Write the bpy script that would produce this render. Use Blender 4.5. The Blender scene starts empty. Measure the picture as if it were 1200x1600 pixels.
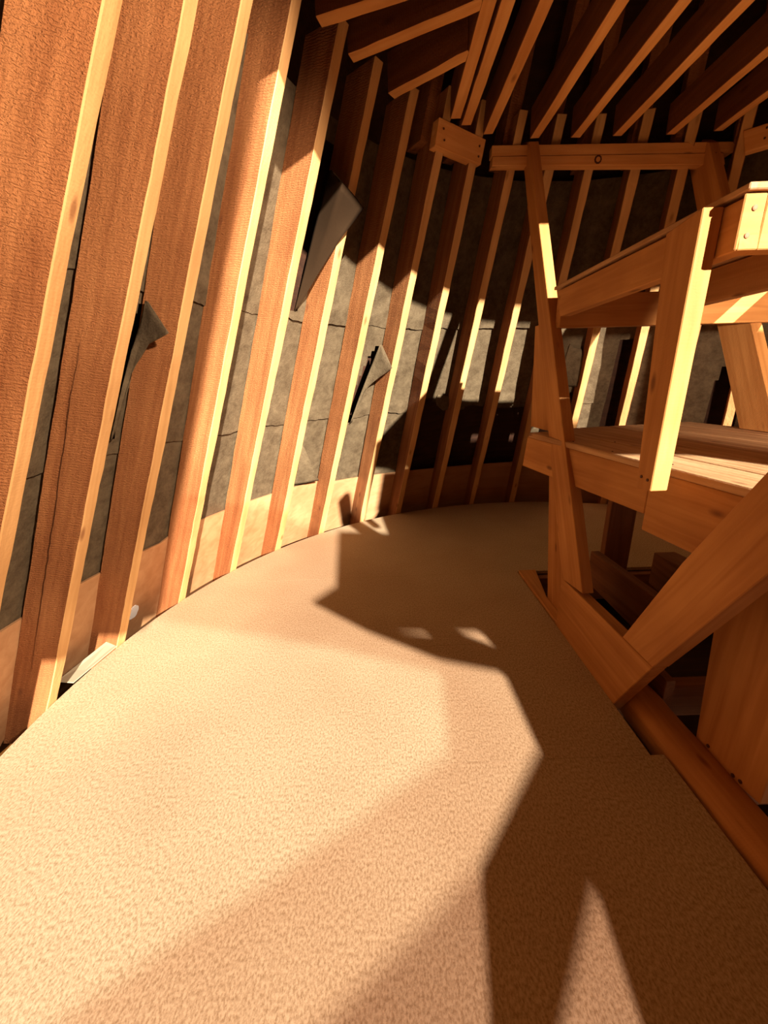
import bpy, math, random
from mathutils import Vector, Matrix, noise
from mathutils.geometry import tessellate_polygon
random.seed(7)
scene = bpy.context.scene
COL = scene.collection
PI = math.pi

# ------------------------------------------------------------------ camera
PITCH, ROLL, FPX = -0.3207, -0.0381, 616.0
cam_data = bpy.data.cameras.new('camera')
cam_data.sensor_fit = 'VERTICAL'
cam_data.sensor_height = 36.0
cam_data.lens = 36.0 * FPX / 1600.0
cam_data.clip_start = 0.02
cam = bpy.data.objects.new('camera', cam_data)
COL.objects.link(cam)
cr, sr, cp, sp = math.cos(ROLL), math.sin(ROLL), math.cos(PITCH), math.sin(PITCH)
FWD = Vector((0, cp, sp)); UP0 = Vector((0, -sp, cp)); RT0 = Vector((1, 0, 0))
RT = RT0 * cr + UP0 * sr
UPV = UP0 * cr - RT0 * sr
m = Matrix((RT, UPV, -FWD)).transposed().to_4x4()
m.translation = Vector((0, 0, 1.0))
cam.matrix_world = m
scene.camera = cam

# ------------------------------------------------------------------ world, sun, exposure
world = bpy.data.worlds.new('world'); scene.world = world
world.use_nodes = True
bg = world.node_tree.nodes['Background']
bg.inputs[0].default_value = (1.0, 0.36, 0.08, 1)
bg.inputs[1].default_value = 0.24
SUN_DIR = Vector((-0.43, 1.0, -0.42)).normalized()
sd = bpy.data.lights.new('sun', 'SUN'); sd.energy = 18.5; sd.angle = math.radians(0.9); sd.color = (1.0, 0.94, 0.80)
so = bpy.data.objects.new('sun', sd); COL.objects.link(so)
so.rotation_euler = SUN_DIR.to_track_quat('-Z', 'Y').to_euler()
so.location = (3, -5, 4)
ld = bpy.data.lights.new('unseen_spot', 'SPOT'); ld.energy = 420; ld.shadow_soft_size = 0.05; ld.color = (1.0, 0.80, 0.60)  # unseen spot, added for the near light on the left studs
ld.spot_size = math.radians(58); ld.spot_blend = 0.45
lo = bpy.data.objects.new('unseen_spot', ld); COL.objects.link(lo); lo.location = (0.95, -0.22, 1.66)
lo.rotation_euler = (Vector((-1.12, 1.35, 1.12)) - Vector(lo.location)).to_track_quat('-Z', 'Y').to_euler()
l2 = bpy.data.lights.new('unseen_spot', 'SPOT'); l2.energy = 260; l2.shadow_soft_size = 0.04; l2.color = (1.0, 0.80, 0.60)  # added fill spot brightening the right wall, stands for no known lamp
l2.spot_size = math.radians(27); l2.spot_blend = 0.5
lp = bpy.data.objects.new('unseen_spot', l2); COL.objects.link(lp); lp.location = (1.02, -0.18, 1.08)
lp.rotation_euler = (Vector((1.72, 2.75, 0.96)) - Vector(lp.location)).to_track_quat('-Z', 'Y').to_euler()
vs = scene.view_settings
vs.view_transform = 'Standard'; vs.look = 'None'; vs.exposure = 0.25; vs.gamma = 1.0
vs.use_curve_mapping = False

# ------------------------------------------------------------------ materials
def mat(name):
    mt = bpy.data.materials.new(name); mt.use_nodes = True
    nt = mt.node_tree
    return mt, nt, nt.nodes, nt.links, nt.nodes['Principled BSDF']

def wood(name, c1, c2, cdark, bump=0.35, rough=0.75, saw=0.5, knots=True, scale=1.0):
    """sawn softwood, grain along the local X axis"""
    mt, nt, N, L, P = mat(name)
    tc = N.new('ShaderNodeTexCoord'); oi = N.new('ShaderNodeObjectInfo')
    add = N.new('ShaderNodeVectorMath'); add.operation = 'ADD'
    mul = N.new('ShaderNodeVectorMath'); mul.operation = 'SCALE'; mul.inputs['Scale'].default_value = 37.0
    comb = N.new('ShaderNodeCombineXYZ')
    for k in range(3): L.new(oi.outputs['Random'], comb.inputs[k])
    L.new(comb.outputs[0], mul.inputs[0]); L.new(tc.outputs['Object'], add.inputs[0]); L.new(mul.outputs[0], add.inputs[1])
    mp = N.new('ShaderNodeMapping'); mp.inputs['Scale'].default_value = (2.2 * scale, 38 * scale, 38 * scale)
    L.new(add.outputs[0], mp.inputs[0])
    g = N.new('ShaderNodeTexNoise'); g.inputs['Scale'].default_value = 1.0; g.inputs['Detail'].default_value = 5; g.inputs['Distortion'].default_value = 0.6
    L.new(mp.outputs[0], g.inputs['Vector'])
    big = N.new('ShaderNodeTexNoise'); big.inputs['Scale'].default_value = 3.0; big.inputs['Detail'].default_value = 3
    L.new(add.outputs[0], big.inputs['Vector'])
    r = N.new('ShaderNodeValToRGB'); r.color_ramp.elements[0].position = 0.32; r.color_ramp.elements[1].position = 0.68
    r.color_ramp.elements[0].color = (*c1, 1); r.color_ramp.elements[1].color = (*c2, 1)
    L.new(g.outputs[0], r.inputs[0])
    mx = N.new('ShaderNodeMixRGB'); mx.blend_type = 'MULTIPLY'
    rb = N.new('ShaderNodeValToRGB'); rb.color_ramp.elements[0].position = 0.3; rb.color_ramp.elements[0].color = (0.78, 0.72, 0.66, 1)
    rb.color_ramp.elements[1].position = 0.62; rb.color_ramp.elements[1].color = (1, 1, 1, 1)
    L.new(big.outputs[0], rb.inputs[0]); L.new(rb.outputs[0], mx.inputs[2]); L.new(r.outputs[0], mx.inputs[1]); mx.inputs[0].default_value = 1
    col = mx.outputs[0]
    if knots:
        mk = N.new('ShaderNodeMapping'); mk.inputs['Scale'].default_value = (4.2, 11, 11)
        L.new(add.outputs[0], mk.inputs[0])
        v = N.new('ShaderNodeTexVoronoi'); v.inputs['Scale'].default_value = 1.0
        L.new(mk.outputs[0], v.inputs['Vector'])
        rk = N.new('ShaderNodeValToRGB'); rk.color_ramp.elements[0].position = 0.05; rk.color_ramp.elements[0].color = (1, 1, 1, 1)
        rk.color_ramp.elements[1].position = 0.13; rk.color_ramp.elements[1].color = (0, 0, 0, 1)
        L.new(v.outputs['Distance'], rk.inputs[0])
        m2 = N.new('ShaderNodeMixRGB'); m2.inputs[2].default_value = (*cdark, 1)
        mm = N.new('ShaderNodeMath'); mm.operation = 'MULTIPLY'; mm.inputs[1].default_value = 0.75
        L.new(rk.outputs[0], mm.inputs[0]); L.new(mm.outputs[0], m2.inputs[0]); L.new(col, m2.inputs[1]); col = m2.outputs[0]
    L.new(col, P.inputs['Base Color'])
    P.inputs['Roughness'].default_value = rough
    P.inputs['Specular IOR Level'].default_value = 0.25
    # saw marks: slanting ripples across the board plus coarse fibre
    ms = N.new('ShaderNodeMapping'); ms.inputs['Rotation'].default_value = (0, 0, 0.5); ms.inputs['Scale'].default_value = (1, 0.6, 0.6)
    L.new(add.outputs[0], ms.inputs[0])
    w = N.new('ShaderNodeTexWave'); w.inputs['Scale'].default_value = 48; w.inputs['Distortion'].default_value = 9; w.inputs['Detail'].default_value = 4; w.inputs['Detail Scale'].default_value = 2.2; w.inputs['Detail Roughness'].default_value = 0.7
    L.new(ms.outputs[0], w.inputs['Vector'])
    nf = N.new('ShaderNodeTexNoise'); nf.inputs['Scale'].default_value = 1.0; nf.inputs['Detail'].default_value = 4
    mf = N.new('ShaderNodeMapping'); mf.inputs['Scale'].default_value = (55, 130, 130)
    L.new(add.outputs[0], mf.inputs[0]); L.new(mf.outputs[0], nf.inputs['Vector'])
    mxh = N.new('ShaderNodeMixRGB'); mxh.inputs[0].default_value = 1 - saw
    L.new(w.outputs['Fac'] if 'Fac' in w.outputs else w.outputs[1], mxh.inputs[1]); L.new(nf.outputs[0], mxh.inputs[2])
    b = N.new('ShaderNodeBump'); b.inputs['Strength'].default_value = bump; b.inputs['Distance'].default_value = 0.004
    L.new(mxh.outputs[0], b.inputs['Height']); L.new(b.outputs[0], P.inputs['Normal'])
    return mt

M_RIB = wood('sawn_rib_wood', (0.25, 0.085, 0.026), (0.37, 0.145, 0.05), (0.11, 0.03, 0.01), bump=0.95, saw=0.38)
M_EDGE = wood('lit_edge_wood', (0.50, 0.265, 0.10), (0.62, 0.35, 0.14), (0.20, 0.07, 0.025), bump=0.35, saw=0.1)  # paler copy of the rib wood, brightness of lit stud edges put in
M_JOIST_SHADE = wood('shaded_joist_wood', (0.13, 0.038, 0.012), (0.20, 0.065, 0.02), (0.07, 0.02, 0.008), bump=0.6, saw=0.3)  # darker wood copy, the shade on the joist sides is in the colour
M_BEAM = wood('lit_beam_wood', (0.60, 0.26, 0.075), (0.72, 0.36, 0.125), (0.15, 0.045, 0.012), bump=0.25, saw=0.2)  # paler wood copy, bounced light on beams and joist undersides put in
M_FRAME = wood('planed_frame_wood', (0.42, 0.17, 0.045), (0.55, 0.25, 0.075), (0.12, 0.035, 0.01), bump=0.15, saw=0.2)
M_DARKWOOD = wood('old_joist_wood', (0.20, 0.075, 0.03), (0.30, 0.12, 0.05), (0.08, 0.03, 0.015), bump=0.4)
M_PLY = wood('kicker_plywood', (0.38, 0.19, 0.085), (0.46, 0.25, 0.12), (0.4, 0.2, 0.1), bump=0.12, saw=0.1, knots=False, scale=0.6)
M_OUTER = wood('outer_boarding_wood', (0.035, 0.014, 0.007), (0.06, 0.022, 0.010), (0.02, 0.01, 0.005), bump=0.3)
M_DECK = wood('deck_board_wood', (0.36, 0.17, 0.07), (0.58, 0.34, 0.17), (0.12, 0.04, 0.015), bump=0.3, saw=0.05, scale=1.3)

def m_floor():
    mt, nt, N, L, P = mat('particle_board')
    tc = N.new('ShaderNodeTexCoord')
    n1 = N.new('ShaderNodeTexNoise'); n1.inputs['Scale'].default_value = 210; n1.inputs['Detail'].default_value = 3; n1.inputs['Roughness'].default_value = 0.65
    mp = N.new('ShaderNodeMapping'); mp.inputs['Scale'].default_value = (1, 0.6, 1); L.new(tc.outputs['Object'], mp.inputs[0]); L.new(mp.outputs[0], n1.inputs['Vector'])
    n2 = N.new('ShaderNodeTexNoise'); n2.inputs['Scale'].default_value = 3; L.new(tc.outputs['Object'], n2.inputs['Vector'])
    r = N.new('ShaderNodeValToRGB'); e = r.color_ramp.elements
    e[0].position = 0.34; e[0].color = (0.275, 0.178, 0.095, 1); e[1].position = 0.60; e[1].color = (0.475, 0.345, 0.215, 1)
    L.new(n1.outputs[0], r.inputs[0])
    mx = N.new('ShaderNodeMixRGB'); mx.blend_type = 'MULTIPLY'; mx.inputs[0].default_value = 1
    r2 = N.new('ShaderNodeValToRGB'); r2.color_ramp.elements[0].color = (0.93, 0.9, 0.88, 1); r2.color_ramp.elements[0].position = .35; r2.color_ramp.elements[1].position = .6
    L.new(n2.outputs[0], r2.inputs[0]); L.new(r.outputs[0], mx.inputs[1]); L.new(r2.outputs[0], mx.inputs[2]); L.new(mx.outputs[0], P.inputs['Base Color'])
    P.inputs['Roughness'].default_value = 0.85; P.inputs['Specular IOR Level'].default_value = 0.2
    b = N.new('ShaderNodeBump'); b.inputs['Strength'].default_value = 0.25; b.inputs['Distance'].default_value = 0.002
    L.new(n1.outputs[0], b.inputs['Height']); L.new(b.outputs[0], P.inputs['Normal'])
    return mt
M_FLOOR = m_floor()

def m_membrane():
    mt, nt, N, L, P = mat('roofing_felt')
    tc = N.new('ShaderNodeTexCoord')
    n1 = N.new('ShaderNodeTexNoise'); n1.inputs['Scale'].default_value = 14; n1.inputs['Detail'].default_value = 10; n1.inputs['Roughness'].default_value = 0.78; n1.inputs['Distortion'].default_value = 0.15
    n2 = N.new('ShaderNodeTexNoise'); n2.inputs['Scale'].default_value = 160; n2.inputs['Detail'].default_value = 2
    L.new(tc.outputs['Object'], n1.inputs['Vector']); L.new(tc.outputs['Object'], n2.inputs['Vector'])
    r = N.new('ShaderNodeValToRGB'); e = r.color_ramp.elements
    e[0].position = 0.35; e[0].color = (0.052, 0.033, 0.017, 1); e[1].position = 0.68; e[1].color = (0.125, 0.088, 0.050, 1)
    L.new(n1.outputs[0], r.inputs[0]); L.new(r.outputs[0], P.inputs['Base Color'])
    P.inputs['Roughness'].default_value = 0.9; P.inputs['Specular IOR Level'].default_value = 0.15
    mx = N.new('ShaderNodeMixRGB'); mx.inputs[0].default_value = 0.3; L.new(n1.outputs[0], mx.inputs[1]); L.new(n2.outputs[0], mx.inputs[2])
    b = N.new('ShaderNodeBump'); b.inputs['Strength'].default_value = 0.5; b.inputs['Distance'].default_value = 0.012
    L.new(mx.outputs[0], b.inputs['Height']); L.new(b.outputs[0], P.inputs['Normal'])
    return mt
M_FELT = m_membrane()

def m_plain(name, c, rough=0.7, metal=0):
    mt, nt, N, L, P = mat(name)
    n = N.new('ShaderNodeTexNoise'); n.inputs['Scale'].default_value = 60
    r = N.new('ShaderNodeValToRGB'); r.color_ramp.elements[0].color = (*[x * 0.8 for x in c], 1); r.color_ramp.elements[1].color = (*c, 1)
    L.new(n.outputs[0], r.inputs[0]); L.new(r.outputs[0], P.inputs['Base Color'])
    P.inputs['Roughness'].default_value = rough; P.inputs['Metallic'].default_value = metal
    return mt
M_FELT_BACK = m_plain('shaded_bitumen_back', (0.030, 0.016, 0.008), 1.0)  # dark bitumen underside, with the flap's shade put into the colour
M_FELT_BACK.node_tree.nodes['Principled BSDF'].inputs['Specular IOR Level'].default_value = 0.05
M_PAPER = m_plain('pale_paper', (0.36, 0.29, 0.19))
M_PLASTER = m_plain('white_plaster', (0.75, 0.72, 0.70))
M_NAIL = m_plain('rusty_nail', (0.10, 0.035, 0.015), 0.5, 0.5)
M_KNOT = m_plain('red_knot', (0.38, 0.12, 0.05))

def m_tint(name, c):
    mt = bpy.data.materials.new(name); mt.use_nodes = True
    N, L = mt.node_tree.nodes, mt.node_tree.links
    N.remove(N['Principled BSDF'])
    t = N.new('ShaderNodeBsdfTransparent'); t.inputs[0].default_value = (*c, 1)
    g = N.new('ShaderNodeBsdfGlossy'); g.inputs['Roughness'].default_value = 0.1
    mx = N.new('ShaderNodeMixShader'); mx.inputs[0].default_value = 0.03
    L.new(t.outputs[0], mx.inputs[1]); L.new(g.outputs[0], mx.inputs[2]); L.new(mx.outputs[0], N['Material Output'].inputs[0])
    return mt
M_PANE1 = m_tint('sun_tint_pane', (0.93, 0.86, 0.84))
M_PANE2 = m_tint('sun_dimming_pane', (0.72, 0.68, 0.68))

# ------------------------------------------------------------------ helpers
def tag(o, label=None, cat=None, group=None, kind=None):
    if label: o['label'] = label
    if cat: o['category'] = cat
    if group: o['group'] = group
    if kind: o['kind'] = kind
    return o

def link(name, verts, faces, material, parent=None, matrix=None, smooth=False):
    me = bpy.data.meshes.new(name); me.from_pydata([tuple(v) for v in verts], [], faces); me.validate(); me.update()
    me.materials.append(material)
    if smooth:
        for p in me.polygons: p.use_smooth = True
    o = bpy.data.objects.new(name, me); COL.objects.link(o)
    if matrix is not None: o.matrix_world = matrix
    if parent is not None:
        o.parent = parent
        o.matrix_parent_inverse = parent.matrix_world.inverted()
    return o

def bevel(o, w=0.002):
    b = o.modifiers.new('bevel', 'BEVEL'); b.width = w; b.segments = 1; b.limit_method = 'ANGLE'; b.angle_limit = 0.6
    return o

def prism(name, pts, thick, material, parent=None, along=None, bev=0.002, wob=0.0):
    """board whose face is the polygon pts; thick = vector to the other face. Local X runs along the grain."""
    pts = [Vector(p) for p in pts]; thick = Vector(thick)
    n = len(pts)
    if along is None:
        k = max(range(n), key=lambda i: (pts[(i + 1) % n] - pts[i]).length)
        along = pts[(k + 1) % n] - pts[k]
    X = Vector(along).normalized()
    nrm = Vector((0, 0, 0))
    for i in range(n): nrm += (pts[i] - pts[0]).cross(pts[(i + 1) % n] - pts[0])
    Z = nrm.normalized()
    X = (X - Z * X.dot(Z)).normalized(); Y = Z.cross(X)
    org = sum(pts, Vector()) / n
    M = Matrix((X, Y, Z)).transposed().to_4x4(); M.translation = org
    Mi = M.inverted()
    if thick.dot(Z) > 0:
        pts = pts[::-1]
    v = [Mi @ p for p in pts] + [Mi @ (p + thick) for p in pts]
    f = [tuple(range(n)), tuple(range(2 * n - 1, n - 1, -1))]
    for i in range(n):
        j = (i + 1) % n
        f.append((i, i + n, j + n, j))
    o = link(name, v, f, material, parent, M)
    me = o.data
    # make normals consistent outward
    import bmesh
    bm = bmesh.new(); bm.from_mesh(me); bmesh.ops.recalc_face_normals(bm, faces=bm.faces); bm.to_mesh(me); bm.free()
    if bev: bevel(o, bev)
    return o

def beam(name, a, b, wvec, hvec, material, parent=None, bev=0.002, jitter=0.0, segs=1):
    """box from a to b; cross-section spanned by wvec and hvec from the corner line a-b; optional rough edges"""
    a, b, w, h = Vector(a), Vector(b), Vector(wvec), Vector(hvec)
    X = (b - a).normalized(); Z = h - X * h.dot(X); Z.normalize(); Y = Z.cross(X)
    M = Matrix((X, Y, Z)).transposed().to_4x4(); M.translation = (a + b) / 2
    Mi = M.inverted(); v = []; f = []
    rnd = random.Random(hash(name) & 255 if False else int(abs(a.x * 1000 + a.y * 777 + a.z * 13)))
    for s in range(segs + 1):
        c = a.lerp(b, s / segs)
        for (i, j) in ((0, 0), (1, 0), (1, 1), (0, 1)):
            p = c + w * i + h * j
            if jitter: p += Vector((rnd.uniform(-1, 1), rnd.uniform(-1, 1), rnd.uniform(-1, 1))) * jitter
            v.append(Mi @ p)
    for s in range(segs):
        for k in range(4):
            i0 = s * 4 + k; i1 = s * 4 + (k + 1) % 4
            f.append((i0, i1, i1 + 4, i0 + 4))
    f.append((3, 2, 1, 0)); q = segs * 4; f.append((q, q + 1, q + 2, q + 3))
    o = link(name, v, f, material, parent, M)
    import bmesh
    bm = bmesh.new(); bm.from_mesh(o.data); bmesh.ops.recalc_face_normals(bm, faces=bm.faces); bm.to_mesh(o.data); bm.free()
    if bev: bevel(o, bev)
    return o

def nail(p, n, parent, r=0.004, name='nail', m_=None):
    p, n = Vector(p), Vector(n).normalized()
    q = n.to_track_quat('Z', 'Y').to_matrix()
    v = []; k = 10
    for z, rr in ((-0.002, r), (0.0010, r), (0.0016, r * 0.6)):
        for i in range(k):
            v.append(q @ Vector((rr * math.cos(2 * PI * i / k), rr * math.sin(2 * PI * i / k), z)))
    f = []
    for l in range(2):
        for i in range(k): f.append((l * k + i, l * k + (i + 1) % k, (l + 1) * k + (i + 1) % k, (l + 1) * k + i))
    f.append(tuple(range(2 * k, 3 * k)))
    return link(name, v, f, m_ or M_NAIL, parent, Matrix.Translation(p))

# ------------------------------------------------------------------ the cone
AXX, AXY, R0, SL, TH0 = 0.9954, 0.9993, 2.150, 0.4653, 3.0929
DTH = 2 * PI / 40
def cone(idx, z, off=0.0):
    th = TH0 - idx * DTH; rad = max(0.02, R0 + off - SL * z)
    return Vector((AXX + rad * math.cos(th), AXY + rad * math.sin(th), z))

def in_opening(idx):
    """the open side of the steeple behind the camera, where the sun comes in"""
    a = math.degrees(TH0 - idx * DTH); a = (a + 180) % 360 - 180
    return a < 14 or a > 179
def z_open(idx, off):
    s = math.sin(TH0 - idx * DTH)
    return (2.45 - 0.42 * (AXY + (R0 + off) * s)) / (1 - 0.42 * SL * s)

# ---- floor of particle board sheets
def clip(poly, n, d):
    out = []
    for i in range(len(poly)):
        p, q = poly[i], poly[(i + 1) % len(poly)]
        a, b = p[0] * n[0] + p[1] * n[1] - d, q[0] * n[0] + q[1] * n[1] - d
        if a <= 0: out.append(p)
        if a * b < 0:
            t = a / (a - b); out.append((p[0] + (q[0] - p[0]) * t, p[1] + (q[1] - p[1]) * t))
    return out
def slab(polys, z0, z1):
    v, f = [], []
    for poly in polys:
        b = len(v); n = len(poly)
        v += [(x, y, z1) for x, y in poly] + [(x, y, z0) for x, y in poly]
        f.append(tuple(range(b, b + n))); f.append(tuple(range(b + 2 * n - 1, b + n - 1, -1)))
        for i in range(n):
            j = (i + 1) % n; f.append((b + i, b + n + i, b + n + j, b + j))
    return v, f
disk = [(AXX + (R0 - 0.004) * math.cos(t), AXY + (R0 - 0.004) * math.sin(t)) for t in [2 * PI * k / 160 for k in range(160)]]
g = 0.0004
left = clip(disk, (1, 0), 0.705)
def band(poly, y0, y1): return clip(clip(poly, (0, 1), y1 - g), (0, -1), -(y0 + g))
near = clip(disk, (1, 0), 0.742)
polys = [band(near, -2, 0.808), band(left, 0.808, 1.31), band(left, 1.31, 1.905), band(disk, 1.905, 4)]
right = clip(disk, (-1, 0), -1.9)
polys += [band(right, -2, 1.905)]
v, f = slab(polys, -0.018, 0.0)
tag(link('floor', v, f, M_FLOOR), kind='structure')
v, f = slab([[(AXX + 2.5 * math.cos(t), AXY + 2.5 * math.sin(t)) for t in [2 * PI * k / 60 for k in range(60)]]], -0.36, -0.33)
tag(link('floor', v, f, M_OUTER), kind='structure')

# ---- felt membrane (two quarters), outer boarding, plywood kicker
HOLES = [[(3.50, 1.716), (3.62, 1.86), (3.88, 1.84), (3.83, 1.708), (3.74, 1.462), (3.66, 1.305), (3.30, 1.29), (3.4, 1.5)],
         [(0.78, 1.22), (0.9, 1.253), (0.84, 1.095), (0.73, 0.84), (0.55, 0.90), (0.66, 1.05)],
         [(5.72, 1.176), (5.9, 1.199), (5.71, 1.023), (5.52, 0.743), (5.36, 0.781), (5.46, 0.988)],
         [(11.62, 0.4), (12.1, 0.4), (12.1, 1.2), (11.65, 1.2)],
         [(10.3, 0.7), (10.98, 0.92), (10.98, 0.55), (10.3, 0.5)],
         [(13.55, 0.4), (14.05, 0.4), (14.05, 1.0), (13.6, 1.0)],
         [(7.05, 0.3), (10.05, 0.3), (10.05, 0.80), (9.1, 0.79), (8.9, 0.815), (8.1, 0.79), (7.9, 0.82), (7.6, 0.86), (7.1, 0.88)]]
def inside(px, py, poly):
    c = False
    for i in range(len(poly)):
        (x1, y1), (x2, y2) = poly[i], poly[i - 1]
        if (y1 > py) != (y2 > py) and px < (x2 - x1) * (py - y1) / (y2 - y1) + x1: c = not c
    return c
def felt(name, i0, i1, step):
    v, f = [], []
    n = int(round((i1 - i0) / step))
    for c, (zb, zt) in enumerate(((0.30, 0.84), (0.80, 1.32), (1.28, 1.92))):
        base = 0.150 - 0.006 * c
        rows = 20; b0 = len(v)
        for k in range(n + 1):
            idx = i0 + k * step
            for r_ in range(rows + 1):
                t = r_ / rows
                z = zb + (zt - zb) * t
                if r_ == 0: z += 0.02 * noise.noise(Vector((idx * 1.7, c * 9.1, 0))) + 0.006 * noise.noise(Vector((idx * 9, c * 9.1, 3)))
                bay = idx - math.floor(idx)
                sag = math.sin(PI * bay)
                off = base + 0.007 * sag * noise.noise(Vector((math.floor(idx) * 3.3, z * 3.1, c * 5))) + 0.004 * noise.noise(Vector((idx * 3, z * 9, c)))
                if t < 0.12: off -= 0.003 + 0.006 * sag * abs(noise.noise(Vector((math.floor(idx) * 5.1, c, 1))))
                v.append(cone(idx, z, off))
        for k in range(n):
            idx = i0 + (k + .5) * step
            for r_ in range(rows):
                z = zb + (zt - zb) * (r_ + .5) / rows
                if any(inside(idx, z, h) for h in HOLES): continue
                a = b0 + k * (rows + 1) + r_
                f.append((a, a + 1, a + rows + 2, a + rows + 1))
    o = link(name, v, f, M_FELT, smooth=True)
    return tag(o, kind='structure')
felt('wall_left', -1.5, 5.0, 0.0625)
felt('wall_far', 5.0, 16.0, 0.0625)
felt('wall_right', 16.0, 18.0, 0.125)

def shell(name, i0, i1, off, material, ztop):
    v, f = [], []; n = int(round((i1 - i0) * 2)); rows = 24
    for k in range(n + 1):
        idx = i0 + k * 0.5
        for r_ in range(rows + 1):
            lo = -0.35
            op = in_opening(idx) and in_opening(idx + 0.4) and in_opening(idx - 0.4)
            if op: lo = z_open(idx, off)
            v.append(cone(idx, lo + (ztop - lo) * r_ / rows, off))
    for k in range(n):
        for r_ in range(rows):
            a = k * (rows + 1) + r_
            f.append((a, a + 1, a + rows + 2, a + rows + 1))
    o = link(name, v, f, material); tag(o, kind='structure')
    s = o.modifiers.new('solid', 'SOLIDIFY'); s.thickness = 0.02; s.offset = 0
    return o
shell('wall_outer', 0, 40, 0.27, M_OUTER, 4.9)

def kicker(name, i0, i1):
    v, f = [], []; n = int(round((i1 - i0) * 4))
    for k in range(n + 1):
        idx = i0 + k * 0.25
        zt = 0.345 + 0.02 * noise.noise(Vector((idx * .3, 4, 1))) + (0.03 if 1.9 < idx < 5.1 else 0)
        bay = math.floor(idx - 1e-6)
        zb = -0.20
        if -0.01 < idx < 1.01: zb = -0.075
        v += [cone(idx, zb, 0.135), cone(idx, zt, 0.135), cone(idx, zt, 0.147), cone(idx, zb, 0.147)]
    for k in range(n):
        a = 4 * k
        for q in range(4):
            f.append((a + q, a + (q + 1) % 4, a + 4 + (q + 1) % 4, a + 4 + q))
    return tag(link(name, v, f, M_PLY), kind='structure')
kicker('baseboard_left', -1.5, 2)
kicker('baseboard_left', 2.01, 6)
kicker('baseboard_far', 6.01, 12)
kicker('baseboard_right', 12.01, 18)

# ---- ribs
RIBS = [(-1, 0.0, 0.18), (0, 0.0, 0.125), (1, -0.05, 0.0), (2, 0.0, -0.05), (3, 0.025, 0.025), (4, 0.025, 0.0),
        (5, 0.075, 0.025), (6, 0.1, -0.1), (7, 0.05, -0.175), (8, 0.025, 0.0), (9, -0.025, 0.06), (10, -0.025, -0.04),
        (11, 0.025, 0.05), (12, 0.075, -0.05), (13, 0.025, 0.075), (14, 0.0, -0.075), (15, 0, 0), (16, 0, 0)]
RL = {-2: 'rough sawn wall stud just outside the left edge of the photo',
      -1: 'widest rough brown stud filling the upper left corner, with pale pinkish edge',
      0: 'stud with a long crack down its wide face, second from the left edge',
      1: 'stud beside the small curled felt flap, third from the left edge',
      2: 'stud with rippled wide face and bright yellow edge, fourth from the left',
      3: 'stud just left of the long dark curl of hanging felt',
      4: 'stud crossed in front by the tip of the long dark felt curl',
      5: 'stud whose top meets the lowest slanting collar board, seventh from the left',
      6: 'stud crossed by the small felt flap, under the short block',
      7: 'stud passing behind the short corner block near its right end',
      8: 'stud rising to the left end of the doubled beam, lit in short band',
      9: 'stud left of the leaning post, last one lit above the dark wall patch',
      10: 'stud mostly hidden behind the leaning post and the long doubled beam',
      11: 'stud seen between leaning post and sunlit brace, nearer the post',
      12: 'stud between leaning post and sunlit brace, beside a black felt gap',
      13: 'stud crossing the right end of the long doubled beam',
      14: 'stud right of the sunlit brace, seen low above the platform',
      15: 'first stud beyond the right edge of the platform',
      16: 'second stud beyond the right edge of the platform',
      17: 'third stud beyond the right edge of the platform',
      18: 'last stud built on the right side of the steeple'}
def stud(idx, a, b, z0, z1, w, depth, off, material, jit=0.0014, name='wall_stud', edge=True):
    N_ = max(2, int((z1 - z0) / 0.045)); v = []; f = []
    p0 = cone(idx + a, z0, off); p1 = cone(idx + a + (b - a) * 1.0, z1, off)
    # straight member: angle offset is a at z=0 and b at z=1.9
    base = cone(idx + a, 0, off); top = cone(idx + b, 1.9, off)
    d = (top - base) / 1.9
    p0 = base + d * z0; p1 = base + d * z1
    th = TH0 - (idx + (a + b) / 2) * DTH
    rad = Vector((math.cos(th), math.sin(th), 0)); tng = Vector((math.sin(th), -math.cos(th), 0))
    X = (p1 - p0).normalized(); Z = tng; Y = Z.cross(X)
    M = Matrix((X, Y, Z)).transposed().to_4x4(); M.translation = p0; Mi = M.inverted()
    rnd = random.Random(int(idx * 17 + 300))
    wav = [0, 0, 0, 0]
    for s in range(N_ + 1):
        c = p0.lerp(p1, s / N_)
        for q, (i, j) in enumerate(((0, 0), (-w, 0), (-w, depth), (0, depth))):
            wav[q] = wav[q] * 0.8 + rnd.uniform(-1, 1) * jit
            p = c + tng * (i + wav[q]) + rad * (j + rnd.uniform(-1, 1) * jit * 0.6)
            v.append(Mi @ p)
    for s in range(N_):
        for k in range(4):
            i0 = s * 4 + k; i1 = s * 4 + (k + 1) % 4
            f.append((i0, i1, i1 + 4, i0 + 4))
    f.append((3, 2, 1, 0)); q = N_ * 4; f.append((q, q + 1, q + 2, q + 3))
    o = link(name, v, f, material, None, M)
    import bmesh
    bm = bmesh.new(); bm.from_mesh(o.data); bmesh.ops.recalc_face_normals(bm, faces=bm.faces); bm.to_mesh(o.data); bm.free()
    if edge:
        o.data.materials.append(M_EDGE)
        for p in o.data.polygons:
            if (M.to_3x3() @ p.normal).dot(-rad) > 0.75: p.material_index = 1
    bevel(o, 0.0025)
    return o
SPLIT_Z = -0.0475
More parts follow.
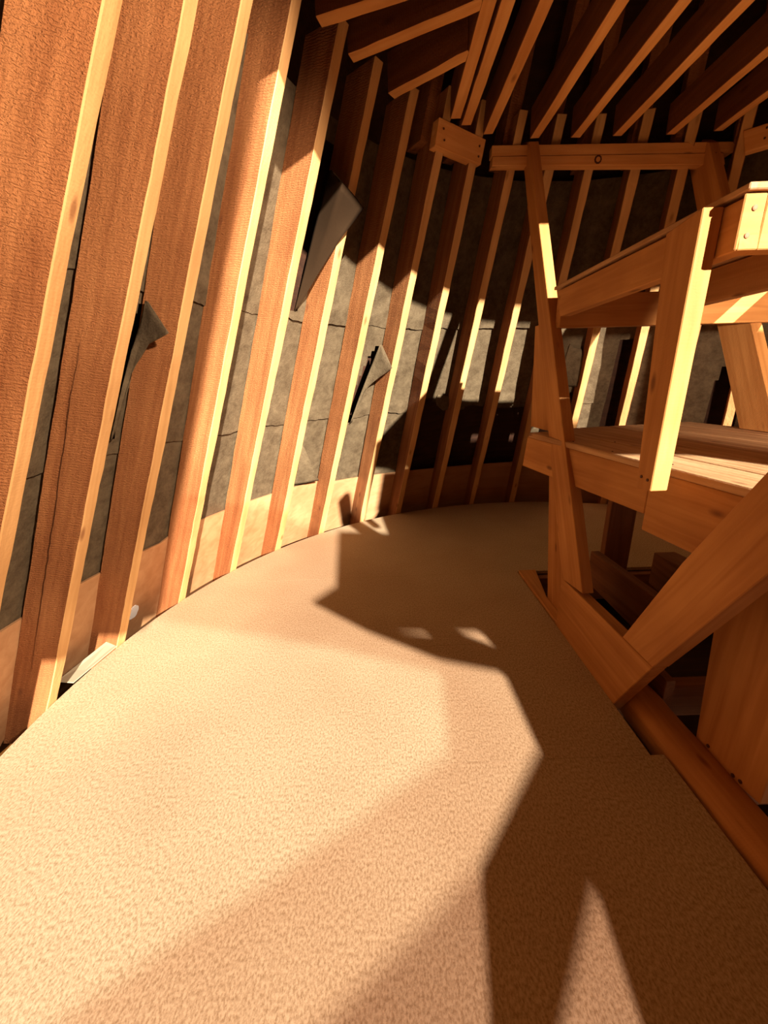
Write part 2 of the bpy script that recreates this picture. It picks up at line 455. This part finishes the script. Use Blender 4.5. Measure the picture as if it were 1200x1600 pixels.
for idx, a, b in RIBS:
    zt = 2.08
    if idx in (3, 4, 5): zt = 2.03
    if idx == 2: zt = 2.35
    if idx == 1: zt = 2.0
    o = stud(idx, a, b, -0.16, zt, 0.043, 0.138, 0.0, M_RIB)
    tag(o, RL[idx], 'stud', 'studs of the curved wall')
    if idx == 0:
        # long drying split down the wide face of this stud
        bpy.context.view_layer.update()
        v_, f_ = [], []
        for s_ in range(61):
            t = s_ / 60; x_ = 0.30 + 1.15 * t
            yy = -0.068 - 0.018 * t + 0.006 * noise.noise(Vector((t * 7, 2, 1))) + 0.002 * noise.noise(Vector((t * 40, 2, 1)))
            hw = 0.0011 * math.sin(PI * min(1, t * 1.05)) ** 0.4 if 0 < t < 1 else 0.0001
            for q_ in (-hw, hw): v_.append((x_, yy + q_, SPLIT_Z))
        for s_ in range(60): f_.append((2 * s_, 2 * s_ + 1, 2 * s_ + 3, 2 * s_ + 2))
        me_ = bpy.data.meshes.new('split'); me_.from_pydata(v_, [], f_); me_.materials.append(M_NAIL)
        sp_ = bpy.data.objects.new('split', me_); COL.objects.link(sp_); sp_.parent = o
UL = {1: 'second', 9: 'a'}
names_up = ['leftmost', 'second from the left', 'third from the left', 'fourth from the left', 'fifth from the left', 'sixth from the left', 'seventh from the left', 'eighth from the left', 'rightmost']
for k, idx in enumerate((6, 7, 8, 9, 10, 11, 12, 13, 14)):
    a, b = [(p[1], p[2]) for p in RIBS if p[0] == idx][0]
    o = stud(idx, a, b, 1.95, 3.1, 0.055, 0.10, 0.07, M_RIB, name='upper_stud', edge=False)
    tag(o, 'dim upper stud rising behind the ceiling joists, %s of the row' % names_up[k], 'stud', 'upper studs behind the joists')

# ---- ring beams
bm2 = bpy.data.objects.new('ring_beam', None); COL.objects.link(bm2); bm2.location = (0.54, 2.17, 1.88)
bpy.context.view_layer.update()
tag(bm2, 'long horizontal beam of two stacked boards with a round knot, carrying the joists', 'beam')
def bx(x, z0): return z0 - 0.022 * (x - 0.54)
prism('upper_board', [(0.542, 2.17, 1.937), (1.63, 2.17, 1.917), (1.63, 2.17, 1.957), (0.542, 2.17, 1.976)], (0, 0.045, 0), M_BEAM, bm2)
prism('lower_board', [(0.545, 2.166, 1.900), (1.60, 2.166, 1.872), (1.585, 2.166, 1.915), (0.545, 2.166, 1.934)], (0, 0.045, 0), M_BEAM, bm2)
nail((1.02, 2.166, 1.908), (0, -1, 0), bm2, r=0.017, name='knot', m_=M_NAIL)
nail((1.02, 2.1645, 1.908), (0, -1, 0), bm2, r=0.010, name='knot', m_=M_BEAM)
o = prism('corner_block', [(0.266, 2.00, 1.905), (0.492, 2.155, 1.900), (0.505, 2.128, 1.978), (0.280, 1.973, 1.985)], (-0.022, 0.034, 0.0), M_BEAM)
tag(o, 'short slanting block under the doubled joists at the beam corner', 'block')
bpy.context.view_layer.update()
for p in ((0.30, 1.99, 1.955), (0.305, 2.005, 1.925), (0.475, 2.115, 1.95), (0.475, 2.13, 1.92)): nail(p, (0.55, -0.82, 0.1), o)
o = prism('ring_beam', [(1.585, 2.08, 1.952), (1.75, 1.93, 1.952), (1.95, 1.75, 1.952), (1.95, 1.75, 1.872), (1.75, 1.93, 1.872), (1.60, 2.065, 1.872)], (0.03, 0.035, 0), M_BEAM)
tag(o, 'beam piece slanting away at the upper right edge, past the long doubled beam', 'beam')
bpy.context.view_layer.update()
nail((1.64, 2.025, 1.935), (-0.6, -0.75, 0), o); nail((1.64, 2.025, 1.90), (-0.6, -0.75, 0), o)

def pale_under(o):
    """narrow edges take the lit wood copy, wide faces keep the shaded one"""
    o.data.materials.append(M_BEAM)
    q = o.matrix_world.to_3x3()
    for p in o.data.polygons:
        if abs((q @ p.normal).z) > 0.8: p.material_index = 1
# ---- ceiling joists over the beam, parallel
JX = [(0.345, 1.985, 'left one of the pair of joists set close together'), (0.397, 2.03, 'right one of the pair of joists set close together'),
      (0.505, 2.10, 'single joist ending at the right tip of the short corner block'),
      (0.720, 2.145, 'joist landing on the long beam above the leaning post'),
      (0.902, 2.15, 'joist landing on the long beam, second right of the leaning post top'),
      (1.085, 2.15, 'joist landing on the long beam above the round knot'),
      (1.322, 2.155, 'joist landing toward the right end of the long beam'),
      (1.520, 2.14, 'joist landing on top of the right hand leaning post'),
      (1.72, 1.97, 'short dim joist nearest the upper right corner'), (1.92, 1.80, 'joist outside the upper right edge of the photo')]
for x, y1, lab in JX:
    o = beam('ceiling_joist', (x - 0.021, 1.10, 1.985), (x - 0.021, y1, 1.982), (0.042, 0, 0), (0, 0, 0.108), M_JOIST_SHADE, jitter=0.001, segs=16)
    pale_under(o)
    tag(o, lab, 'joist', 'ceiling joists')
# collar boards to the left of the doubled joists
for a, b, lab in (((-0.285, 1.53, 1.985), (0.02, 1.10, 1.985), 'pointed board tip hanging at the very top between two studs'),
                  ((-0.140, 1.525, 1.985), (0.322, 1.380, 1.985), 'uppermost slanting collar board cut off by the top of the photo'),
                  ((-0.060, 1.665, 1.985), (0.322, 1.485, 1.985), 'middle slanting collar board between studs and doubled joists'),
                  ((0.072, 1.850, 1.985), (0.322, 1.665, 1.985), 'lowest slanting collar board, its lower edge lit')):
    a, b = Vector(a), Vector(b); d = (b - a).normalized(); w = Vector((-d.y, d.x, 0)) * -0.040
    w = Vector((d.y, -d.x, 0)) * 0.0 + Vector((-d.y, d.x, 0)) * 0.040
    if w.y < 0: w = -w
    o = beam('collar_board', a - Vector((0, 0.02, 0)), b - Vector((0, 0.02, 0)), w, (0, 0, 0.115), M_JOIST_SHADE, jitter=0.001, segs=8)
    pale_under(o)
    tag(o, lab, 'board', 'slanting collar boards')
o = beam('header_beam', (-0.9, 1.055, 1.98), (2.2, 1.055, 1.98), (0, 0.045, 0), (0, 0, 0.16), M_RIB)
tag(o, 'header beam above the photo closing off the near ends of the joists', 'beam')

# ------------------------------------------------------------------ the inner timber frame
o = prism('leaning_post', [(0.70, 2.150, 1.975), (0.70, 1.242, 0.25), (0.70, 1.403, 0.226), (0.70, 2.158 + 0.10, 2.02)], (0.042, 0, 0), M_FRAME, along=(0, 0.9, 1.7))
tag(o, 'long leaning post from low foot board to long beam, edge partly sunlit', 'post')
bpy.context.view_layer.update(); nail((0.722, 2.135, 1.94), (0, -0.88, 0.47), o)
o = prism('backing_board', [(0.75, 2.045, 1.22), (0.75, 1.90, 1.22), (0.75, 1.73, 0.76), (0.75, 1.997, 0.758)], (0.04, 0, 0), M_FRAME)
tag(o, 'board behind the leaning post, standing between the platform and the shelf', 'board')
o = prism('support_post', [(0.75, 1.74, 0.615), (0.75, 1.56, 0.615), (0.75, 1.41, 0.0), (0.75, 1.617, 0.0)], (0.04, 0, 0), M_FRAME)
tag(o, 'leg under the platform edge behind the leaning post, foot by the floor opening', 'post')
o = prism('foot_board', [(0.705, 1.417, 0.222), (0.705, 0.866, 0.243), (0.705, 1.008, -0.04), (0.705, 1.267, -0.06), (0.705, 1.417, -0.05)], (0.042, 0, 0), M_FRAME, along=(0, 1, 0))
tag(o, 'low foot board with a slanted end, where post and big brace meet', 'board')
o = prism('big_brace', [(0.705, 1.003, 0.240), (0.705, 0.866, 0.243), (0.705, 0.647, 0.636), (0.705, 0.33, 1.20), (0.705, 0.49, 1.20), (0.705, 0.70, 0.819), (0.705, 0.846, 0.562)], (0.045, 0, 0), M_FRAME, along=(0, -0.55, 1))
tag(o, 'broad diagonal brace rising to the right edge of the photo from the foot board', 'brace')
o = prism('sunlit_brace', [(0.66, 1.035, 1.292), (0.66, 0.930, 1.306), (0.66, 0.934, 0.717), (0.66, 0.990, 0.712)], (0.0425, 0, 0), M_FRAME, along=(0, 0.03, 1))
tag(o, 'upright brace with brilliantly sunlit edge between the shelf and the platform', 'brace')
bpy.context.view_layer.update(); nail((0.659, 0.975, 0.745), (-1, 0, 0), o); nail((0.659, 0.95, 0.742), (-1, 0, 0), o)

# shelf
sh = bpy.data.objects.new('high_shelf', None); COL.objects.link(sh); sh.location = (1.1, 1.3, 1.21)
bpy.context.view_layer.update()
tag(sh, 'high shelf of boards on edge with a brightly lit end, right of the leaning post', 'shelf')
prism('side_rail', [(0.704, 1.709, 1.305), (0.704, 0.885, 1.305), (0.704, 0.878, 1.216), (0.704, 1.665, 1.210)], (0.04, 0, 0), M_FRAME, sh, along=(0, 1, 0))
prism('end_rail', [(0.744, 0.88, 1.309), (0.744, 0.88, 1.216), (1.7, 0.88, 1.216), (1.7, 0.88, 1.309)], (0, 0.042, 0), M_FRAME, sh)
prism('end_rail', [(0.7, 0.88, 1.309), (0.7, 0.88, 1.216), (0.743, 0.88, 1.216), (0.743, 0.88, 1.309)], (0, 0.004, 0), M_FRAME, sh, along=(1, 0, 0))
prism('far_rail', [(0.72, 1.70, 1.29), (0.72, 1.70, 1.175), (1.7, 1.70, 1.165), (1.7, 1.70, 1.29)], (0, 0.042, 0), M_FRAME, sh)
prism('inner_rail', [(1.10, 1.695, 1.308), (1.10, 0.925, 1.308), (1.10, 0.925, 1.207), (1.10, 1.695, 1.207)], (0.042, 0, 0), M_FRAME, sh)
prism('inner_rail', [(1.55, 1.695, 1.308), (1.55, 0.925, 1.308), (1.55, 0.925, 1.205), (1.55, 1.695, 1.205)], (0.042, 0, 0), M_FRAME, sh)
k_ = 0
for (xa, xb) in ((0.698, 0.83), (0.833, 0.97), (0.973, 1.11), (1.113, 1.25), (1.253, 1.48)):
    prism('top_board', [(xa, 0.872, 1.312), (xb, 0.872, 1.312), (xb, 1.73, 1.312), (xa, 1.73, 1.312)], (0, 0, 0.012), M_DECK, sh, along=(0, 1, 0))
nail((0.722, 0.879, 1.285), (0, -1, 0), sh, r=0.005, name='knot', m_=M_KNOT)
nail((0.718, 0.879, 1.240), (0, -1, 0), sh, r=0.005, name='knot', m_=M_KNOT)

# right hand post
o = prism('leaning_post', [(1.5, 2.27, 1.925), (1.5, 2.203, 1.982), (1.5, 2.156, 1.95), (1.5, 1.743, 1.204), (1.5, 1.495, 0.757), (1.5, 1.66, 0.757), (1.5, 1.905, 1.2)], (0.045, 0, 0), M_FRAME, along=(0, 0.5, 1))
tag(o, 'leaning post at the right end of the long beam, passing behind the high shelf', 'post')
bpy.context.view_layer.update(); nail((1.522, 2.13, 1.90), (0, -0.88, 0.47), o)

# platform
pf = bpy.data.objects.new('platform', None); COL.objects.link(pf); pf.location = (1.1, 1.3, 0.6)
bpy.context.view_layer.update()
tag(pf, 'low plank platform inside the timber frame with a sunlit patch on top', 'platform')
E0, E1 = Vector((0.668, 1.80, 0.755)), Vector((0.790, 0.70, 0.755))
ed = (E1 - E0).normalized(); en = Vector((-ed.y, ed.x, 0))
if en.x < 0: en = -en
off_ = 0.0
for k, wd in enumerate((0.14, 0.145, 0.15, 0.145, 0.15, 0.14)):
    a0 = E0 + en * (off_ + 0.002); a1 = E1 + en * (off_ + 0.002) + ed * 0.25
    b0 = a0 + en * (wd - 0.004); b1 = a1 + en * (wd - 0.004)
    ex_ = 0.0 if k == 0 else 0.07
    prism('plank', [a0 - ed * ex_, a1, b1, b0 - ed * ex_], (0, 0, -0.022), M_DECK, pf, along=ed, bev=0.003)
    off_ += wd
ap = en * 0.012
prism('apron', [E0 + Vector((0, 0, -0.024)) - ed * 0.03 + ap, E0 + ed * 0.72 + Vector((0, 0, -0.024)) + ap, E0 + ed * 0.72 + Vector((0, 0, -0.152)) + ap, E0 + Vector((0, 0, -0.165)) - ed * 0.06 + ap], en * 0.03, M_FRAME, pf, along=ed)
prism('apron', [E0 + ed * 0.722 + Vector((0, 0, -0.024)) + ap, E1 + ed * 0.3 + Vector((0, 0, -0.024)) + ap, E1 + ed * 0.3 + Vector((0, 0, -0.20)) + ap, E0 + ed * 0.722 + Vector((0, 0, -0.20)) + ap], en * 0.03, M_FRAME, pf, along=ed)
prism('cross_joist', [(0.80, 1.72, 0.73), (1.55, 1.72, 0.73), (1.55, 1.72, 0.62), (0.80, 1.72, 0.62)], (0, 0.04, 0), M_DARKWOOD, pf)
prism('cross_joist', [(0.86, 1.02, 0.73), (1.55, 1.02, 0.73), (1.55, 1.02, 0.62), (0.86, 1.02, 0.62)], (0, 0.04, 0), M_DARKWOOD, pf)
prism('post', [(1.15, 1.88, 0.73), (1.28, 1.88, 0.73), (1.28, 1.88, -0.02), (1.145, 1.88, -0.02)], (0, 0.04, 0), M_DARKWOOD, pf)
for p in ((0.7, 1.5), (0.72, 1.27), (0.76, 1.05), (0.83, 1.45), (0.85, 1.22)): nail((p[0] + 0.03, p[1], 0.7555), (0, 0, 1), pf, r=0.003)

# lower right: rounded plate, big post
def log_plate():
    v, f = [], []; k = 20; n = 26
    for s in range(n + 1):
        y = 1.045 - s * (1.35 / n); x = 0.808 + 0.03 * max(0, (0.8 - y)) * 0.4
        for i in range(k):
            t = 2 * PI * i / k
            sq = 1.0 / max(abs(math.cos(t)) ** 1.0, abs(math.sin(t)) ** 1.0) ** 0.35
            r_ = 0.060 * sq + 0.004 * noise.noise(Vector((y * 6, math.cos(t) * 1.3, math.sin(t) * 1.3)))
            if s == 0: r_ *= 0.93
            v.append(Vector((y, x, 0)) * 0 + Vector((y - 0.4, r_ * math.cos(t), r_ * math.sin(t) + 0.0)) + Vector((0, -(x - 0.808), 0)))
    for s in range(n):
        for i in range(k):
            a = s * k + i; b = s * k + (i + 1) % k
            f.append((a, b, b + k, a + k))
    f.append(tuple(range(k))); f.append(tuple(range(n * k + k - 1, n * k - 1, -1)))
    M = Matrix(((0, -1, 0), (1, 0, 0), (0, 0, 1))).to_4x4(); M.translation = Vector((0.808, 0.4, -0.028))
    o = link('round_plate', v, f, M_FRAME, None, M, smooth=True)
    return tag(o, 'rounded timber plate running along the floor opening at lower right', 'beam')
log_plate()
o = prism('big_post', [(0.85, 0.838, -0.012), (0.85, 0.648, 0.031), (0.85, 0.652, 0.60), (0.85, 0.895, 0.60)], (0.045, 0, 0), M_FRAME, along=(0, 0, 1))
tag(o, 'broad post standing on the rounded plate at the lower right edge', 'post')
bpy.context.view_layer.update()
for p in ((0.849, 0.80, 0.035), (0.849, 0.72, 0.03), (0.849, 0.70, 0.035)): nail(p, (-1, 0, 0), o, r=0.005)
o = prism('edge_plank', [(0.709, 1.90, 0.012), (0.709, 1.42, 0.012), (0.748, 1.42, 0.012), (0.748, 1.62, 0.012), (0.80, 1.90, 0.012)], (0, 0, -0.03), M_FRAME, along=(0, 1, 0))
tag(o, 'thin plank lying along the floor edge beside the leg foot', 'plank')
# timbers down in the opening
for nm, pts, th, lab in (
    ('opening_joist', [(1.0, 1.75, 0.178), (1.0, 1.25, 0.195), (1.0, 1.25, 0.0), (1.0, 1.75, 0.012)], (0.04, 0, 0), 'dark timber on edge in the floor opening, left of the big brace'),
    ('opening_joist', [(0.87, 1.42, 0.07), (0.87, 1.0, 0.07), (0.87, 1.0, -0.12), (0.87, 1.42, -0.12)], (0.03, 0, 0), 'splintered dark timber behind the foot board in the opening'),
    ('opening_joist', [(1.3, 1.735, 0.165), (1.3, 1.40, 0.185), (1.3, 1.40, -0.02), (1.3, 1.735, 0.0)], (0.10, 0, 0), 'short dark block end seen above the big brace in the opening'),
    ('opening_joist', [(0.72, 1.86, -0.02), (1.88, 1.86, -0.02), (1.88, 1.86, -0.16), (0.72, 1.86, -0.16)], (0, 0.04, 0), 'dark joist under the far edge of the floor opening'),
    ('opening_joist', [(0.74, 1.12, -0.06), (1.778, 1.12, -0.06), (1.778, 1.12, -0.2), (0.74, 1.12, -0.2)], (0, 0.04, 0), 'deep dark joist crossing the opening below the big brace'),
    ('opening_joist', [(0.88, 0.80, -0.06), (1.778, 0.80, -0.06), (1.778, 0.80, -0.2), (0.88, 0.80, -0.2)], (0, 0.04, 0), 'dark joist crossing the opening behind the broad post'),
    ('opening_joist', [(1.78, 1.86, -0.02), (1.78, -0.2, -0.02), (1.78, -0.2, -0.2), (1.78, 1.86, -0.2)], (0.05, 0, 0), 'trimmer joist along the far right side of the opening')):
    tag(prism(nm, pts, th, M_DARKWOOD), lab, 'joist', 'timbers in the floor opening')

# ------------------------------------------------------------------ felt flaps
def flap(ctrl, lab, thick=0.0025, mtl=None):
    """curled felt: ctrl = rows of (idx, z, off) points, a small patch lofted smoothly"""
    rows = len(ctrl); cols = len(ctrl[0]); S = 6
    P = [[cone(*c) for c in r] for r in ctrl]
    def cr_(p0, p1, p2, p3, t):
        c_ = 0.5 * ((2 * p1) + (p2 - p0) * t + (2 * p0 - 5 * p1 + 4 * p2 - p3) * t * t + (3 * p1 - p0 - 3 * p2 + p3) * t ** 3)
        return (p1.lerp(p2, t)).lerp(c_, 0.12)
    def dens(L):
        out = []
        for i in range(len(L) - 1):
            a = L[max(i - 1, 0)]; b = L[i]; c = L[i + 1]; d = L[min(i + 2, len(L) - 1)]
            for s in range(S): out.append(cr_(a, b, c, d, s / S))
        out.append(L[-1]); return out
    G = [dens(r) for r in P]
    G = list(zip(*[dens(list(c)) for c in zip(*G)]))
    G = [list(c) for c in zip(*G)]
    nr, nc = len(G), len(G[0])
    org = G[0][0]; v = [p - org for r in G for p in r]
    f = [(i * nc + j, i * nc + j + 1, (i + 1) * nc + j + 1, (i + 1) * nc + j) for i in range(nr - 1) for j in range(nc - 1)]
    o = link('felt_flap', v, f, mtl or M_FELT, None, Matrix.Translation(org), smooth=True)
    s = o.modifiers.new('solid', 'SOLIDIFY'); s.thickness = thick
    return tag(o, lab, 'roofing felt', 'loose felt flaps')
flap([[(3.71, 1.772, 0.11), (3.48, 1.741, 0.04), (3.31, 1.712, -0.012)], [(3.64, 1.689, 0.1), (3.5, 1.692, -0.03), (4.13, 1.652, -0.04)], [(3.67, 1.594, 0.12), (3.65, 1.572, 0.03), (3.84, 1.559, -0.02)], [(3.67, 1.456, 0.13), (3.7, 1.452, 0.09), (3.73, 1.449, 0.05)], [(3.62, 1.309, 0.13), (3.63, 1.31, 0.13), (3.66, 1.313, 0.13)]], 'long dark curl of torn felt hanging across a stud in shade', mtl=M_FELT_BACK)
flap([[(0.74, 1.243, 0.11), (0.75, 1.244, 0.11), (0.73, 1.241, 0.1)], [(0.76, 1.187, 0.12), (0.65, 1.202, 0.06), (0.55, 1.15, -0.02)], [(0.7, 1.113, 0.12), (0.71, 1.117, 0.1), (0.67, 1.127, 0.06)],
      [(0.69, 1.002, 0.13), (0.73, 1.02, 0.12), (0.73, 1.056, 0.11)], [(0.65, 0.847, 0.13), (0.66, 0.847, 0.13), (0.67, 0.848, 0.13)]], 'small pointed felt flap peeling beside the third stud from the left')
flap([[(5.78, 1.195, 0.11), (5.8, 1.195, 0.11), (5.81, 1.191, 0.1)], [(5.72, 1.118, 0.12), (5.78, 1.137, 0.06), (5.9, 1.067, -0.015)], [(5.64, 1.022, 0.12), (5.71, 1.014, 0.1), (5.77, 1.013, 0.06)],
      [(5.56, 0.896, 0.13), (5.62, 0.922, 0.12), (5.65, 0.965, 0.11)], [(5.47, 0.754, 0.13), (5.49, 0.758, 0.13), (5.51, 0.761, 0.13)]], 'pointed felt flap folded over the stud below the corner block')
flap([[(10.55, 1.18, .13), (10.65, 1.16, .12), (10.80, 1.15, .11)],
      [(10.50, 1.05, .13), (10.80, 1.02, .08), (11.02, 1.02, .05)],
      [(10.45, 0.93, .13), (10.80, 0.92, .08), (11.02, 0.91, .04)]], 'felt flap hanging just right of the leaning post')
flap([[(4.36, 0.66, .12), (4.38, 0.66, .12), (4.40, 0.655, .12)],
      [(4.36, 0.50, .12), (4.50, 0.51, .09), (4.62, 0.50, .07)],
      [(4.36, 0.405, .125), (4.60, 0.405, .09), (4.80, 0.415, .06)]], 'turned up felt corner just above the plywood strip')
flap([[(7.6, 0.90, .135), (7.9, 0.89, .13), (8.2, 0.88, .135)],
      [(7.55, 0.86, .12), (7.9, 0.84, .10), (8.2, 0.80, .12)],
      [(7.58, 0.83, .11), (7.75, 0.79, .09), (7.9, 0.80, .10)]], 'ragged lower felt edge above the dark wall patch')

# paper scrap and plaster smear at the wall foot
o = prism('curled_paper', [(-1.205, 1.17, 0.012), (-1.135, 1.16, 0.012), (-1.115, 1.40, 0.003), (-1.16, 1.42, 0.02)], (0, 0, 0.004), M_PAPER)
tag(o, 'pale curled strip of paper wedged at the floor edge by the black gap', 'paper')
v = []; kk = 18
ctr = cone(1.46, 0.012, 0.128); th = TH0 - 1.46 * DTH; tg = Vector((math.sin(th), -math.cos(th), 0)); up = Vector((SL * -math.cos(th), SL * -math.sin(th), 1)).normalized()
for i in range(kk):
    t = 2 * PI * i / kk; r_ = 0.034 * (1 + 0.5 * noise.noise(Vector((math.cos(t) * 2, math.sin(t) * 2, 5))))
    v.append(tg * r_ * 0.7 * math.cos(t) + up * (r_ * 1.2 * math.sin(t)))
nrm = tg.cross(up)
rv = Vector((math.cos(th), math.sin(th), 0))
if nrm.dot(rv) < 0: nrm = -nrm
v2 = [p + nrm * 0.004 for p in v]
f = [tuple(range(kk)), tuple(range(2 * kk - 1, kk - 1, -1))] + [(i, (i + 1) % kk, kk + (i + 1) % kk, kk + i) for i in range(kk)]
o = link('plaster_smear', v + v2, f, M_PLASTER, None, Matrix.Translation(ctr))
tag(o, 'white smear of plaster on the plywood beside the third stud foot', 'plaster')

# ------------------------------------------------------------------ unseen boards and panes added to shape the sun, behind the viewer
def sheet(name, outer, holes, ypl, material, thick, lab, cat):
    """upright sheet in the plane y = ypl; (u, v) are sun-ray coordinates u = x + .43 y, v = z + .42 y"""
    loops = [[Vector((u - 0.43 * ypl, v_ - 0.42 * ypl, 0)) for u, v_ in L] for L in [outer] + holes]
    tris = tessellate_polygon(loops)
    flat = [p for L in loops for p in L]; n = len(flat)
    verts = [Vector((p.x, ypl, p.y)) for p in flat] + [Vector((p.x, ypl - thick, p.y)) for p in flat]
    faces = [tuple(t) for t in tris] + [tuple(n + i for i in reversed(t)) for t in tris]
    b = 0
    for L in loops:
        k = len(L)
        for i in range(k): faces.append((b + i, b + (i + 1) % k, n + b + (i + 1) % k, n + b + i))
        b += k
    org = Vector((flat[0].x, ypl, flat[0].y))
    o = link(name, [p - org for p in verts], faces, material, None, Matrix.Translation(org))
    import bmesh
    bm = bmesh.new(); bm.from_mesh(o.data); bmesh.ops.recalc_face_normals(bm, faces=bm.faces); bm.to_mesh(o.data); bm.free()
    return tag(o, lab, cat)
D1 = [(.796, 1.10), (.522, .768), (.356, .705), (.527, .60), (.724, .517), (.899, .486), (.769, .353), (.423, .239), (.395, .22),
      (.288, .145), (.18, .072), (.398, .144), (.635, .225), (.528, .142), (.30, -.04), (3.3, -.04), (3.3, 1.50), (2.7, 1.50), (2.7, 1.86), (1.62, 1.86), (1.46, 1.60), (1.24, 1.57), (1.24, 1.27), (1.44, 1.25), (1.44, 1.05), (1.16, 1.065)]
sheet('shadow_sheet', D1, [[(.567, .599), (.764, .593), (.76, .58)], [(.879, .590), (.983, .588), (.966, .546)]], -0.35, M_DARKWOOD, 0.012,  # added out of view, outline follows the wanted floor shadow
      'added sheet behind the viewer, cut to cast the shadow on the right of the floor', 'board')
T1o = [(-.9, 1.25), (-.9, -.30), (1.1, -.30), (1.1, .95), (.3, 1.25)]
T1h = [(-.88, .76), (-.278, .643), (.205, .58), (.685, .488), (.51, .349), (-.067, .226), (-.367, .167), (-.88, .05)]
sheet('sun_tint_pane', T1o, [T1h], -0.70, M_PANE1, 0.003, 'added tinted pane out of view, cut out to tone the sun on the floor', 'pane')  # made-up filter, its cut-out gives the brighter sun patch
sheet('sun_dimming_pane', [(.423, .239), (.092, .164), (-.30, .075), (-.9, -.06), (-.9, -.30), (.9, -.30), (.9, .2)], [], -0.75, M_PANE2, 0.003, 'added low pane out of view, dimming the sun on the near floor', 'pane')  # made-up filter that weakens the sun on the nearest floor


o = prism('shade_board', [(u - 0.43 * -0.78, -0.78, v_ + 0.42 * 0.78) for u, v_ in ((-1.6, .64), (-.42, .64), (.36, 2.5), (-1.6, 2.5))], (0, -0.02, 0), M_DARKWOOD)  # added sun blocker for the left studs, out of view
tag(o, 'tall slanted board added behind the viewer to keep the sun off the left studs', 'board')
